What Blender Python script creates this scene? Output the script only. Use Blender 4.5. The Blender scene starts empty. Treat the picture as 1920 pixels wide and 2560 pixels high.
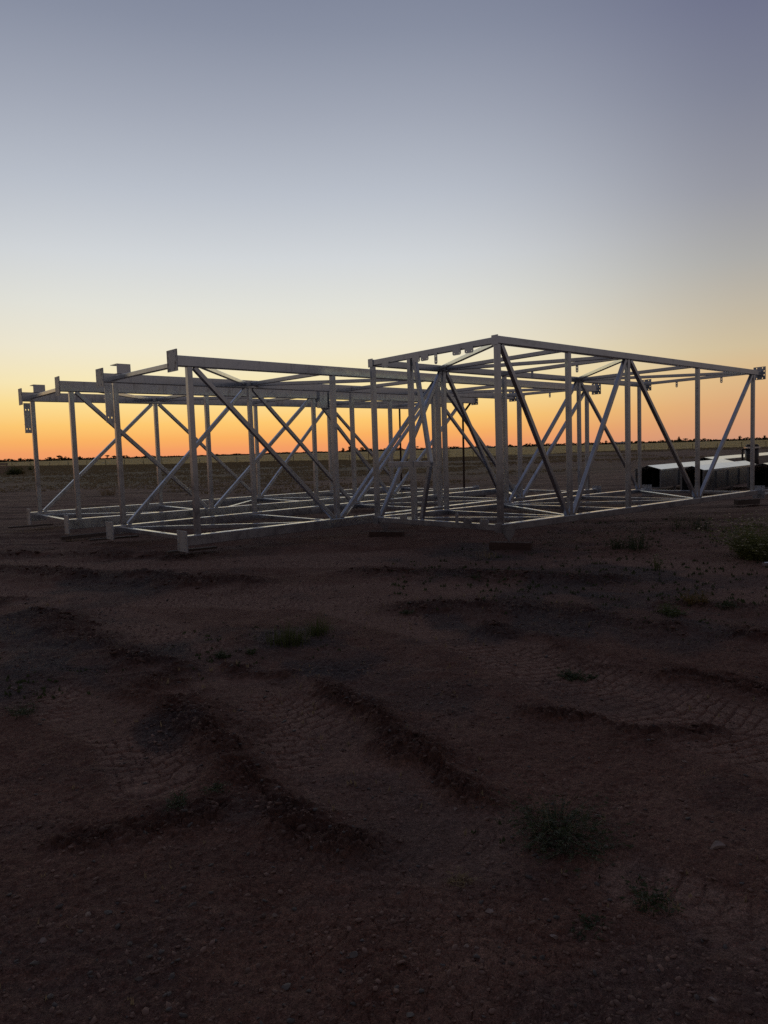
import bpy, bmesh, math, random
import numpy as np
from mathutils import Vector, Matrix, geometry
R_ = math.radians
random.seed(7)
rng = np.random.default_rng(11)
sc = bpy.context.scene
col = sc.collection

# ------------------------------------------------------------------ camera
F_PX, PITCH, ROLL, CAMH = 1787.5, 0.08695, -0.02943, 1.64
cp, sp = math.cos(PITCH), math.sin(PITCH)
FW = Vector((0, cp, -sp)); UP0 = Vector((0, sp, cp)); RT0 = Vector((1, 0, 0))
cr, sr = math.cos(ROLL), math.sin(ROLL)
RT = RT0 * cr + UP0 * sr
UP = RT0 * -sr + UP0 * cr
cam = bpy.data.cameras.new('camera'); camo = bpy.data.objects.new('camera', cam)
cam.sensor_fit = 'VERTICAL'; cam.sensor_height = 36; cam.lens = F_PX / 2560 * 36
cam.clip_start = .05; cam.clip_end = 9000
camo.matrix_world = Matrix(((RT.x, UP.x, -FW.x, 0), (RT.y, UP.y, -FW.y, 0), (RT.z, UP.z, -FW.z, CAMH), (0, 0, 0, 1)))
col.objects.link(camo); sc.camera = camo

# ------------------------------------------------------------------ dusk sky
GLOW_AZ = R_(-11)          # azimuth of the afterglow, from +Y towards +X
w = bpy.data.worlds.new('World'); sc.world = w; w.use_nodes = True
nt = w.node_tree; N = nt.nodes; L = nt.links
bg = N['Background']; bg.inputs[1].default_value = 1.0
def lin(c):
    return [((v / 255) / 12.92 if v / 255 <= .04045 else ((v / 255 + .055) / 1.055) ** 2.4) for v in c]
def math_n(op, a, b=None, clamp=False):
    n = N.new('ShaderNodeMath'); n.operation = op; n.use_clamp = clamp
    for i, v in enumerate((a, b)):
        if v is None: continue
        if isinstance(v, (int, float)): n.inputs[i].default_value = v
        else: L.new(v, n.inputs[i])
    return n.outputs[0]
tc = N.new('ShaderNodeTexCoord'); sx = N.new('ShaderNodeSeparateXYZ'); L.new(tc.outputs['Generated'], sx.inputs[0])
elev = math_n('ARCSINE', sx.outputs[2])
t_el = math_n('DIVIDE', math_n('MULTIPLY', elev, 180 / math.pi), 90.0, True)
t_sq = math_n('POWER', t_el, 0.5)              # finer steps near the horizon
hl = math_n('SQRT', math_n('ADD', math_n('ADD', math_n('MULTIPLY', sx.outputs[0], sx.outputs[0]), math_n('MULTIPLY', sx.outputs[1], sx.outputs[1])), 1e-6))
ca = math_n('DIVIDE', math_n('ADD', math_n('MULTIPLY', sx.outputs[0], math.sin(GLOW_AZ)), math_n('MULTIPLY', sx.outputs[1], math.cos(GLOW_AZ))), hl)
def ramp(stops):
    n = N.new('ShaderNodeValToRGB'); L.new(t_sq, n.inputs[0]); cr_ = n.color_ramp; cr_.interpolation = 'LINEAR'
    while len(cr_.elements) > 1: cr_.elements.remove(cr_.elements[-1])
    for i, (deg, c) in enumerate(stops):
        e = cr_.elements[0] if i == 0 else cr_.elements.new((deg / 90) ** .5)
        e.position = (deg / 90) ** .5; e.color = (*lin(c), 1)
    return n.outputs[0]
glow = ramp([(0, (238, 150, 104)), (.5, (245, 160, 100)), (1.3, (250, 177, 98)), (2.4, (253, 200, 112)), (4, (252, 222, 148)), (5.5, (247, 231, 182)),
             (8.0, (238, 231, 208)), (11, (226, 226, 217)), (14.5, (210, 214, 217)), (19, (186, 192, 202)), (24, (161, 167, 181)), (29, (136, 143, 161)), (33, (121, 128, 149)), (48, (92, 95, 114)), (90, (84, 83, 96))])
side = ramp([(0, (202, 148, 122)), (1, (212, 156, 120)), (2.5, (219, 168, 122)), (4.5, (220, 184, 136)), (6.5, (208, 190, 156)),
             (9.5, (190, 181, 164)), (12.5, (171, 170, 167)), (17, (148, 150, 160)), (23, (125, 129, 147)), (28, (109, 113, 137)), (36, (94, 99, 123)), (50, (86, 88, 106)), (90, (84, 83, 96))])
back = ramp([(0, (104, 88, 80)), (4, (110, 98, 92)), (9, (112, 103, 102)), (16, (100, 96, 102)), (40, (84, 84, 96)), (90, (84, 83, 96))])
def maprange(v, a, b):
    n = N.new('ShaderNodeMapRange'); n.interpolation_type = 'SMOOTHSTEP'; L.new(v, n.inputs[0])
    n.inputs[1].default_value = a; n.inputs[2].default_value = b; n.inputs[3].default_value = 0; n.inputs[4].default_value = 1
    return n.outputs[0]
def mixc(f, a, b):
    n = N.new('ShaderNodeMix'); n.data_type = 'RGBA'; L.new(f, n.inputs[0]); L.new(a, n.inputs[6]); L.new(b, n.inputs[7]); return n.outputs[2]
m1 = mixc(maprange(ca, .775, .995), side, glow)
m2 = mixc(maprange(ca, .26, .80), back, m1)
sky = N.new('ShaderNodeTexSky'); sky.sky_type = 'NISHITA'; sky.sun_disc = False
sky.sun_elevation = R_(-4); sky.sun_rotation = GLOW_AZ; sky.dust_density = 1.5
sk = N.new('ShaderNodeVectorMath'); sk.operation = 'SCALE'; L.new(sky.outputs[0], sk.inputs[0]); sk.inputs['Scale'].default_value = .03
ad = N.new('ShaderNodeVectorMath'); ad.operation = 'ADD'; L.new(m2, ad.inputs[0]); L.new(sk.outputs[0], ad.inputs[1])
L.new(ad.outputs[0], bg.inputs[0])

sc.view_settings.view_transform = 'Standard'; sc.view_settings.look = 'None'
sc.view_settings.exposure = 0; sc.view_settings.gamma = 1
sc.render.engine = 'CYCLES'
sc.cycles.max_bounces = 6; sc.cycles.use_denoising = False

# ------------------------------------------------------------------ helpers
def gp(px, py, z=0.0):
    """place on the ground seen at a point of the reference photo (1920x2560)"""
    d = RT * ((px - 960) / F_PX) + UP * ((1280 - py) / F_PX) + FW
    t = (z - CAMH) / d.z
    return Vector((d.x * t, d.y * t, z))
def azp(px, dist, py=1120):
    d = RT * ((px - 960) / F_PX) + UP * ((1280 - py) / F_PX) + FW
    h = math.hypot(d.x, d.y)
    return Vector((d.x / h * dist, d.y / h * dist, 0))

def hash2(ix, iy, s):
    h = (ix.astype(np.int64) * 374761393 + iy.astype(np.int64) * 668265263 + s * 1442695041) & 0x7fffffff
    h = ((h ^ (h >> 13)) * 1274126177) & 0x7fffffff
    h = (h ^ (h >> 16)) & 0xffffff
    return h / float(0xffffff)
def vnoise(x, y, s=0):
    ix = np.floor(x); iy = np.floor(y); fx = x - ix; fy = y - iy
    fx = fx * fx * fx * (fx * (fx * 6 - 15) + 10); fy = fy * fy * fy * (fy * (fy * 6 - 15) + 10)
    a = hash2(ix, iy, s); b = hash2(ix + 1, iy, s); c = hash2(ix, iy + 1, s); d = hash2(ix + 1, iy + 1, s)
    return (a + (b - a) * fx) * (1 - fy) + (c + (d - c) * fx) * fy
def fbm(x, y, o=4, s=0, g=.5):
    v = 0; a = 1; t = 0; c, q = math.cos(.6), math.sin(.6)
    for i in range(o):
        v = v + a * vnoise(x, y, s + i * 17); t += a; a *= g
        x, y = (x * c - y * q) * 2.03 + 3.1, (x * q + y * c) * 2.03 + 1.7
    return v / t * 2 - 1
def worley(x, y, s=0):
    ix = np.floor(x); iy = np.floor(y); f1 = np.full(x.shape, 9.); f2 = np.full(x.shape, 9.); idc = np.zeros(x.shape)
    for dx in (-1, 0, 1):
        for dy in (-1, 0, 1):
            cx = ix + dx; cy = iy + dy
            d = np.hypot(cx + hash2(cx, cy, s) - x, cy + hash2(cx, cy, s + 5) - y)
            m = d < f1
            f2 = np.where(m, f1, np.minimum(f2, d)); idc = np.where(m, hash2(cx, cy, s + 9), idc); f1 = np.where(m, d, f1)
    return f1, f2, idc
def sstep(a, b, v):
    t = np.clip((v - a) / (b - a), 0, 1); return t * t * (3 - 2 * t)

# ridges of pushed-up soil along the vehicle tracks: ground path, height, half width
def path(pts): return np.array([tuple(gp(a, b))[:2] for a, b in pts])
RIDGES = [
    (path([(600, 1660), (700, 1685), (830, 1745), (930, 1790), (1010, 1850), (1110, 1890)]), .10, .17),
    (path([(1240, 1570), (1350, 1590), (1450, 1640), (1540, 1660), (1650, 1685), (1800, 1705), (1990, 1760)]), .10, .20),
    (path([(-80, 1495), (60, 1508), (150, 1550), (250, 1610), (370, 1665), (480, 1765), (560, 1855)]), .11, .26),
    (path([(540, 1860), (620, 1915), (700, 2000), (760, 2110), (860, 2150)]), .075, .15),
    (path([(-120, 1415), (80, 1428), (300, 1448), (600, 1462)]), .12, .45),
    (path([(360, 1438), (470, 1440), (580, 1452)]), .08, .3),
    (path([(900, 1428), (1200, 1433), (1500, 1446)]), .07, .4),
    (path([(1050, 1520), (1300, 1515), (1480, 1540), (1620, 1570), (1900, 1590)]), .09, .35),
    (path([(1380, 1770), (1500, 1820), (1640, 1850), (1760, 1835)]), .045, .13),
    (path([(930, 1820), (1040, 1900), (1150, 1960), (1230, 1990)]), .05, .12),
    (path([(1600, 1500), (1750, 1512), (1930, 1520)]), .07, .3),
    (path([(-60, 1385), (200, 1378), (420, 1392)]), .05, .5),
    (path([(200, 2080), (380, 2050), (520, 2010)]), .02, .12),
]
def ridge_field(x, y):
    out = np.zeros(x.shape); prox = np.zeros(x.shape)
    wx = x + .20 * fbm(x * 1.8, y * 1.8, 4, 71, .6); wy = y + .20 * fbm(x * 1.8, y * 1.8, 4, 77, .6)
    for k, (P, hgt, wd) in enumerate(RIDGES):
        m = (x > P[:, 0].min() - 3 * wd - .3) & (x < P[:, 0].max() + 3 * wd + .3) & (y > P[:, 1].min() - 3 * wd - .3) & (y < P[:, 1].max() + 3 * wd + .3)
        if not m.any(): continue
        X = wx[m]; Y = wy[m]; best = np.full(X.shape, 1e9); sd = np.zeros(X.shape)
        for (ax, ay), (bx, by) in zip(P[:-1], P[1:]):
            ex, ey = bx - ax, by - ay; l2 = ex * ex + ey * ey
            t = np.clip(((X - ax) * ex + (Y - ay) * ey) / l2, 0, 1)
            d = np.hypot(X - ax - t * ex, Y - ay - t * ey); s_ = np.sign((X - ax) * ey - (Y - ay) * ex)
            u = d < best; best = np.where(u, d, best); sd = np.where(u, s_, sd)
        s_ = best * sd * (1 if P[-1, 1] < P[0, 1] or abs(P[-1, 1] - P[0, 1]) < .8 else -1)
        prof = np.exp(-(best / wd) ** 2) - .45 * np.exp(-((s_ + 1.7 * wd) / (1.1 * wd)) ** 2)
        g = np.exp(-(best / wd) ** 2)
        amp = np.clip(1.5 * vnoise(X * 1.5, Y * 1.5, 31 + k) + .05 + .7 * fbm(X * 5, Y * 5, 3, 131 + k), 0, 1.5)
        out[m] += hgt * prof * amp; prox[m] = np.maximum(prox[m], g * np.clip(amp * 1.3, 0, 1))
    return out, prox
BL_GRAVEL = [(gp(a, b), r) for a, b, r in [(140, 1640, .7), (300, 1650, .5), (90, 1560, .5), (820, 1650, .4), (700, 1610, .35), (1220, 1535, .6), (1400, 1540, .6), (1650, 1580, .45), (1500, 1455, .9),
    (1830, 1990, .12), (330, 1450, .8), (1180, 1400, 1.0), (420, 1830, .2), (1620, 1450, .7)]]
BL_CRUST = [(gp(a, b), r) for a, b, r in [(1500, 1710, .9), (1700, 1740, .9), (1250, 1640, .8), (1100, 2010, .45), (1200, 1920, .4), (400, 1570, 1.2), (700, 1540, 1.2), (950, 1600, 1.0), (800, 1850, .6), (1800, 2250, .3), (1000, 2150, .3), (1350, 1500, 1.5), (600, 1750, .6)]]
TRACKS = [(path([(-150, 1455), (150, 1500), (330, 1560), (480, 1650), (740, 1800), (880, 1900), (1000, 2000), (1080, 2070)]), .40),
    (path([(560, 1478), (800, 1505), (1080, 1560), (1300, 1630), (1500, 1715), (1700, 1785), (2000, 1880)]), .45),
    (path([(-300, 1560), (0, 1492), (300, 1478), (700, 1490), (1100, 1478), (1500, 1482), (2050, 1470)]), .7),
    (path([(-300, 1408), (300, 1405), (800, 1396), (1200, 1402), (1700, 1420), (2200, 1440)]), .75),
    (path([(1560, 2190), (1720, 2270), (1980, 2400)]), .17),
    (path([(-100, 1700), (120, 1745), (330, 1830), (420, 1930)]), .26)]
def track_field(x, y):
    """compacted wheel tracks: cover, distance along, signed offset / half width"""
    cov = np.zeros(x.shape); S_ = np.zeros(x.shape); D_ = np.zeros(x.shape)
    wx = x + .12 * fbm(x * 1.1, y * 1.1, 4, 271); wy = y + .12 * fbm(x * 1.1, y * 1.1, 4, 277)
    for P, wd in TRACKS:
        m = (x > P[:, 0].min() - 2) & (x < P[:, 0].max() + 2) & (y > P[:, 1].min() - 2) & (y < P[:, 1].max() + 2)
        X = wx[m]; Y = wy[m]; best = np.full(X.shape, 1e9); sd = np.zeros(X.shape); al = np.zeros(X.shape); acc = 0
        for (ax, ay), (bx, by) in zip(P[:-1], P[1:]):
            ex, ey = bx - ax, by - ay; l = math.hypot(ex, ey); t = np.clip(((X - ax) * ex + (Y - ay) * ey) / (l * l), 0, 1)
            d = np.hypot(X - ax - t * ex, Y - ay - t * ey); u = d < best
            al = np.where(u, acc + t * l, al); sd = np.where(u, np.sign((X - ax) * ey - (Y - ay) * ex) * d, sd); best = np.where(u, d, best); acc += l
        c = 1 - sstep(.75, 1.15, best / wd); o = cov[m]; k = c > o
        cov[m] = np.where(k, c, o); S_[m] = np.where(k, al, S_[m]); D_[m] = np.where(k, sd, D_[m])
    return cov, S_, D_
def blobs(x, y, B, s):
    v = np.zeros(x.shape); k = 1 + .55 * fbm(x * 1.3, y * 1.3, 3, s)
    for p, r in B: v = np.maximum(v, 1 - np.hypot(x - p.x, (y - p.y) * .75) / (r * 1.35) * 1 / k)
    return sstep(0, .35, v)
def ground_h(x, y, detail=True):
    x = np.asarray(x, float); y = np.asarray(y, float); r = np.hypot(x, y)
    h = .018 * fbm(x * .55, y * .8, 3, 3) + .06 * fbm(x * .05, y * .11, 3, 4) * sstep(14, 60, r)
    h = h + .35 * fbm(x * .004, y * .008, 2, 6) * sstep(150, 900, r)
    rd, prox = ridge_field(x, y); h = h + .38 * rd
    if not detail: return h, prox
    near = 1 - sstep(12, 34, r)
    md = sstep(7, 14, r) * (1 - sstep(60, 120, r))
    h = h + md * (.05 * (np.abs(fbm(x * .16 + .3 * fbm(x * .4, y * .4, 2, 203), y * .95, 4, 202, .55)) * -2 + .3) + .025 * fbm(x * 1.5, y * 2.2, 4, 204, .6))
    gv = np.maximum(blobs(x, y, BL_GRAVEL, 50) * (.35 + .65 * sstep(.3, .6, vnoise(x * 2.1, y * 2.1, 55))), .55 * sstep(.08, .55, fbm(x * .9 + .5 * fbm(x * 3, y * 3, 2, 57), y * 1.1, 4, 56, .6))); tc_, ts, td = track_field(x, y); ck = tc_ * (1 - .7 * gv) * (1 - prox)
    h = h - near * .014 * tc_
    # lumps and crumbs, pressed flat where wheels ran
    tc0 = track_field(x, y)[0] * (1 - prox)
    h = h + (1 - .72 * tc0) * near * (.019 * fbm(x * 4.2, y * 4.2, 5, 9, .62) + (.6 + prox) * .0075 * fbm(x * 27, y * 27, 4, 10, .7) + .020 * (.45 + prox) * np.minimum(np.abs(fbm(x * 10, y * 10, 4, 14, .65)) * 2.5, .6))
    f1, f2, idc = worley(x * 9 + fbm(x * 5, y * 5, 2, 90), y * 9, 13)
    rg = 1 - np.abs(fbm(x * 7, y * 7, 4, 19, .6)) * 2
    h = h + near * prox * (.026 * rg + .022 * idc * sstep(.02, .12, f2 - f1) - .03)
    f1, f2, idc = worley(x * 24, y * 24, 23)
    nn = 1 - sstep(4, 9, r)
    sparse = sstep(.35, .7, vnoise(x * 1.1, y * 1.1, 88) + .5 * prox + .5 * gv)
    h = h + nn * (.003 + .007 * prox + .005 * gv) * np.clip(1 - f1 * 1.3, 0, 1) * (idc > .5) * (.25 + sparse)
    # tyre tread printed in the tracks: slanted lug bars broken into blocks
    wx = x + .06 * fbm(x * 3, y * 3, 2, 41); wy = y + .06 * fbm(x * 3, y * 3, 2, 43)
    ph = (ts + .35 * np.abs(td) + .02 * fbm(x * 7, y * 7, 2, 47)) / .082; row = np.floor(ph); g1 = np.abs(ph - row - .5) * 2
    q = td / .13 + .5 * (row % 2) + .12 * fbm(x * 9, y * 9, 2, 48); g2 = np.abs(q - np.floor(q) - .5) * 2
    block = sstep(0, .30, 1 - g1) * sstep(0, .16, 1 - g2); lift = hash2(row, np.floor(q), 49)
    keep = sstep(-.25, .25, fbm(x * 1.6, y * 1.6, 3, 52) + .1)
    tread = ck * keep
    h = h + near * tread * (.013 * (block - 1) + .006 * lift) * (1 - .5 * (1 - sstep(2.4, 4.2, r)))
    f1, f2, idc = worley(wx * 13, wy * 15, 37)
    msk = sstep(.55, .8, vnoise(x * .9, y * .9, 66)) * (1 - prox)
    h = h - nn * .005 * (1 - sstep(0, .06, f2 - f1)) * msk
    return h, prox, gv, ck * (.55 + .45 * keep * block)
def gz(x, y):
    return float(ground_h(np.array([x]), np.array([y]), False)[0][0])

def tag(o, label=None, cat=None, group=None, kind=None):
    if label: o['label'] = label
    if cat: o['category'] = cat
    if group: o['group'] = group
    if kind: o['kind'] = kind
    return o
def mesh_obj(name, verts, faces, mat, parent=None, smooth=False):
    me = bpy.data.meshes.new(name); me.from_pydata([tuple(v) for v in verts], [], faces); me.update()
    if smooth: me.polygons.foreach_set('use_smooth', [True] * len(me.polygons))
    if mat: me.materials.append(mat)
    o = bpy.data.objects.new(name, me); col.objects.link(o)
    if parent: o.parent = parent
    return o
def empty(name, loc, rot=(0, 0, 0)):
    o = bpy.data.objects.new(name, None); o.location = loc; o.rotation_euler = rot; o.empty_display_size = .3
    col.objects.link(o); return o
class MB:
    def __init__(s): s.v = []; s.f = []
    def add(s, v, f):
        b = len(s.v); s.v += [Vector(p) for p in v]; s.f += [tuple(i + b for i in q) for q in f]
    def bar(s, a, b, wd, ht, up=(0, 0, 1), rad=None, caps=True):
        """rounded box section from a to b; wd across, ht along 'up'"""
        a = Vector(a); b = Vector(b); d = (b - a).normalized(); up = Vector(up)
        if abs(d.dot(up)) > .999: up = Vector((1, 0, 0))
        sd = d.cross(up).normalized(); u = sd.cross(d).normalized()
        rad = min(wd, ht) * .1 if rad is None else rad
        pr = []
        for cx, cy, a0 in ((1, 1, 0), (-1, 1, 90), (-1, -1, 180), (1, -1, 270)):
            for k in range(3):
                an = R_(a0 + 45 * k)
                pr.append((cx * (wd / 2 - rad) + rad * math.cos(an), cy * (ht / 2 - rad) + rad * math.sin(an)))
        n = len(pr); v = [a + sd * p + u * q for p, q in pr] + [b + sd * p + u * q for p, q in pr]
        f = [(i, (i + 1) % n, n + (i + 1) % n, n + i) for i in range(n)]
        if caps: f += [tuple(range(n - 1, -1, -1)), tuple(range(n, 2 * n))]
        s.add(v, f)
    def box(s, c, d, M=None):
        v = [Vector((c[0] + sx_ * d[0] / 2, c[1] + sy * d[1] / 2, c[2] + sz * d[2] / 2)) for sx_ in (-1, 1) for sy in (-1, 1) for sz in (-1, 1)]
        if M: v = [M @ p for p in v]
        s.add(v, [(0, 1, 3, 2), (4, 6, 7, 5), (0, 4, 5, 1), (2, 3, 7, 6), (0, 2, 6, 4), (1, 5, 7, 3)])
    def plate(s, outline, holes, O, U, V, th):
        """flat plate with real holes: outline and holes in (u,v), thickness along U x V"""
        O, U, V = Vector(O), Vector(U), Vector(V); W = U.cross(V).normalized() * th
        loops = [[Vector((p[0], p[1], 0)) for p in outline]]
        for (hx, hy, rx, ry) in holes:
            loops.append([Vector((hx + rx * math.cos(-2 * math.pi * k / 10), hy + ry * math.sin(-2 * math.pi * k / 10), 0)) for k in range(10)])
        tri = geometry.tessellate_polygon(loops); pts = [p for l in loops for p in l]; n = len(pts)
        v = [O + U * p.x + V * p.y - W / 2 for p in pts] + [O + U * p.x + V * p.y + W / 2 for p in pts]
        f = [tuple(reversed(t)) for t in tri] + [tuple(i + n for i in t) for t in tri]
        b = 0
        for l in loops:
            m = len(l); f += [(b + i, b + (i + 1) % m, n + b + (i + 1) % m, n + b + i) for i in range(m)]; b += m
        s.add(v, f)
    def build(s, name, mat, parent=None, smooth=False):
        o = mesh_obj(name, s.v, s.f, mat, parent, smooth)
        bm = bmesh.new(); bm.from_mesh(o.data); bmesh.ops.recalc_face_normals(bm, faces=bm.faces); bm.to_mesh(o.data); bm.free()
        return o

# ------------------------------------------------------------------ materials
def new_mat(name):
    m = bpy.data.materials.new(name); m.use_nodes = True
    return m, m.node_tree, m.node_tree.nodes['Principled BSDF']
def nd(nt, typ, **kw):
    n = nt.nodes.new(typ)
    for k, v in kw.items(): setattr(n, k, v)
    return n
def noise(nt, scale, detail=4, rough=.55, vec=None, dist=0):
    n = nd(nt, 'ShaderNodeTexNoise'); n.inputs['Scale'].default_value = scale; n.inputs['Detail'].default_value = detail
    n.inputs['Roughness'].default_value = rough; n.inputs['Distortion'].default_value = dist
    if vec: nt.links.new(vec, n.inputs['Vector'])
    return n
def mramp(nt, src, stops):
    n = nd(nt, 'ShaderNodeValToRGB'); nt.links.new(src, n.inputs[0]); c = n.color_ramp
    while len(c.elements) > 1: c.elements.remove(c.elements[-1])
    for i, (p, cc) in enumerate(stops):
        e = c.elements[0] if i == 0 else c.elements.new(p)
        e.position = p; e.color = (*cc, 1) if len(cc) == 3 else cc
    return n.outputs[0]
def mmix(nt, f, a, b, mode='MIX'):
    n = nd(nt, 'ShaderNodeMix', data_type='RGBA', blend_type=mode)
    for i, v in ((0, f), (6, a), (7, b)):
        if hasattr(v, 'links'): nt.links.new(v, n.inputs[i])
        else: n.inputs[i].default_value = v if i == 0 else (*v, 1)
    return n.outputs[2]
def galvanised(name, base=.42, rough=.36, seed=0, dark=.5, metal=.86):
    m, t, b = new_mat(name)
    tcn = nd(t, 'ShaderNodeTexCoord'); mp = nd(t, 'ShaderNodeMapping'); t.links.new(tcn.outputs['Object'], mp.inputs[0]); mp.inputs['Location'].default_value = (seed, seed * 2, 0)
    v = mp.outputs[0]
    n1 = noise(t, 3.1, 6, .66, v, .6); n2 = noise(t, 38, 3, .6, v)
    vor = nd(t, 'ShaderNodeTexVoronoi'); vor.inputs['Scale'].default_value = 45; t.links.new(v, vor.inputs['Vector'])
    c = mramp(t, n1.outputs[0], [(.3, (base * .70, base * .78, base * .87)), (.45, (base * .90, base, base * 1.12)), (.6, (base * .98, base * 1.09, base * 1.22)), (.76, (base * .58, base * .62, base * .68))])
    c = mmix(t, .15, c, mramp(t, vor.outputs['Color'], [(0, (base * .6,) * 3), (1, (base * 1.4,) * 3)]))
    # zinc runs and dull stains streaking across the members
    mp2 = nd(t, 'ShaderNodeMapping'); t.links.new(tcn.outputs['Object'], mp2.inputs[0]); mp2.inputs['Scale'].default_value = (7, 7, .8)
    n3 = noise(t, 1.0, 4, .7, mp2.outputs[0], 1.2)
    st = mramp(t, n3.outputs[0], [(.56, (0, 0, 0)), (.66, (dark,) * 3), (.72, (0, 0, 0))])
    c = mmix(t, st, c, (base * .35, base * .34, base * .36))
    t.links.new(c, b.inputs['Base Color']); b.inputs['Metallic'].default_value = metal
    r = mramp(t, n1.outputs[0], [(.3, (rough - .05,) * 3), (.7, (rough + .12,) * 3)])
    t.links.new(r, b.inputs['Roughness'])
    bp = nd(t, 'ShaderNodeBump'); bp.inputs['Strength'].default_value = .05; bp.inputs['Distance'].default_value = .003
    t.links.new(n2.outputs[0], bp.inputs['Height']); t.links.new(bp.outputs[0], b.inputs['Normal'])
    return m
M_GALV = [galvanised('galvanised_steel', .60, .19, 0, .35), galvanised('galvanised_steel_dull', .58, .21, 7, .5), galvanised('galvanised_steel_clean', .54, .18, 13, .2)]
M_PLATE = galvanised('galvanised_plate', .5, .5, 5, .8)
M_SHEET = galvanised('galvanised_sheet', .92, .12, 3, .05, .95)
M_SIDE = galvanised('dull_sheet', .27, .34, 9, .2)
def simple(name, c, rough=.8, metal=0, var=.3, scale=6, bump=.3, trans=0):
    m, t, b = new_mat(name)
    tcn = nd(t, 'ShaderNodeTexCoord'); n1 = noise(t, scale, 5, .6, tcn.outputs['Object'])
    lo = tuple(v * (1 - var) for v in c); hi = tuple(v * (1 + var) for v in c)
    t.links.new(mramp(t, n1.outputs[0], [(.3, lo), (.7, hi)]), b.inputs['Base Color'])
    b.inputs['Roughness'].default_value = rough; b.inputs['Metallic'].default_value = metal
    bp = nd(t, 'ShaderNodeBump'); bp.inputs['Strength'].default_value = bump; bp.inputs['Distance'].default_value = .01
    t.links.new(n1.outputs[0], bp.inputs['Height']); t.links.new(bp.outputs[0], b.inputs['Normal'])
    if trans:
        tr = nd(t, 'ShaderNodeBsdfTranslucent'); tr.inputs[0].default_value = (*[v * 1.5 for v in c], 1)
        mx = nd(t, 'ShaderNodeMixShader'); mx.inputs[0].default_value = trans
        t.links.new(b.outputs[0], mx.inputs[1]); t.links.new(tr.outputs[0], mx.inputs[2])
        t.links.new(mx.outputs[0], t.nodes['Material Output'].inputs[0])
    return m
M_RUST = simple('rusty_steel', (.06, .035, .025), .7, .3)
M_BLACK = simple('black_paint', (.02, .018, .018), .45, 0, .3)
M_STONE = simple('stone', (.24, .185, .16), .85, 0, .35, 12, .6)
M_SLATE = simple('slate_stone', (.125, .112, .10), .8, 0, .3, 12, .6)
M_CHIP = simple('gravel_chip', (.17, .108, .086), .9, 0, .6, 3, .6)
M_SLATEC = simple('slate_chip', (.085, .074, .070), .85, 0, .4, 3, .6)
M_CLOD = simple('dry_clod', (.10, .055, .041), .95, 0, .35, 9, .8)
M_LEAF = simple('weed_leaf', (.075, .092, .028), .6, 0, .4, 30, .1, .35)
M_LEAFB = simple('bright_weed_leaf', (.13, .145, .045), .6, 0, .4, 30, .1, .35)
M_LEAFD = simple('dark_weed_leaf', (.045, .062, .024), .6, 0, .4, 30, .1, .3)
M_LEAFY = simple('yellowing_leaf', (.14, .095, .03), .6, 0, .4, 30, .1, .35)
M_STRAW = simple('dry_stalk', (.26, .2, .12), .8, 0, .3, 20, .1, .3)
M_PETAL = simple('pale_petal', (.7, .66, .5), .7, 0, .1, 30, 0, .3)
M_TREE = simple('tree_leaf', (.05, .05, .022), .8, 0, .4, .5, .1, .1)
M_BARK = simple('bark', (.05, .04, .03), .9, 0, .3)
M_WALL = simple('pale_cladding', (.42, .42, .4), .7)
M_ROOF = simple('shed_roof', (.12, .12, .12), .6)
M_DARK = simple('dark_inside', (.012, .011, .01), .9)  # near-black colour stands in for the shade inside openings
def timber_mat(name, c):
    m, t, b = new_mat(name); tcn = nd(t, 'ShaderNodeTexCoord'); mp = nd(t, 'ShaderNodeMapping'); t.links.new(tcn.outputs['Object'], mp.inputs[0])
    mp.inputs['Scale'].default_value = (2, 30, 30); n1 = noise(t, 2, 6, .65, mp.outputs[0], .6)
    t.links.new(mramp(t, n1.outputs[0], [(.3, tuple(v * .5 for v in c)), (.6, c), (.8, tuple(v * 1.3 for v in c))]), b.inputs['Base Color'])
    b.inputs['Roughness'].default_value = .85
    bp = nd(t, 'ShaderNodeBump'); bp.inputs['Strength'].default_value = .5; bp.inputs['Distance'].default_value = .004
    t.links.new(n1.outputs[0], bp.inputs['Height']); t.links.new(bp.outputs[0], b.inputs['Normal'])
    return m
M_TIMBER = timber_mat('weathered_timber', (.12, .095, .08)); M_RED = timber_mat('red_timber', (.095, .056, .044))

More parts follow.
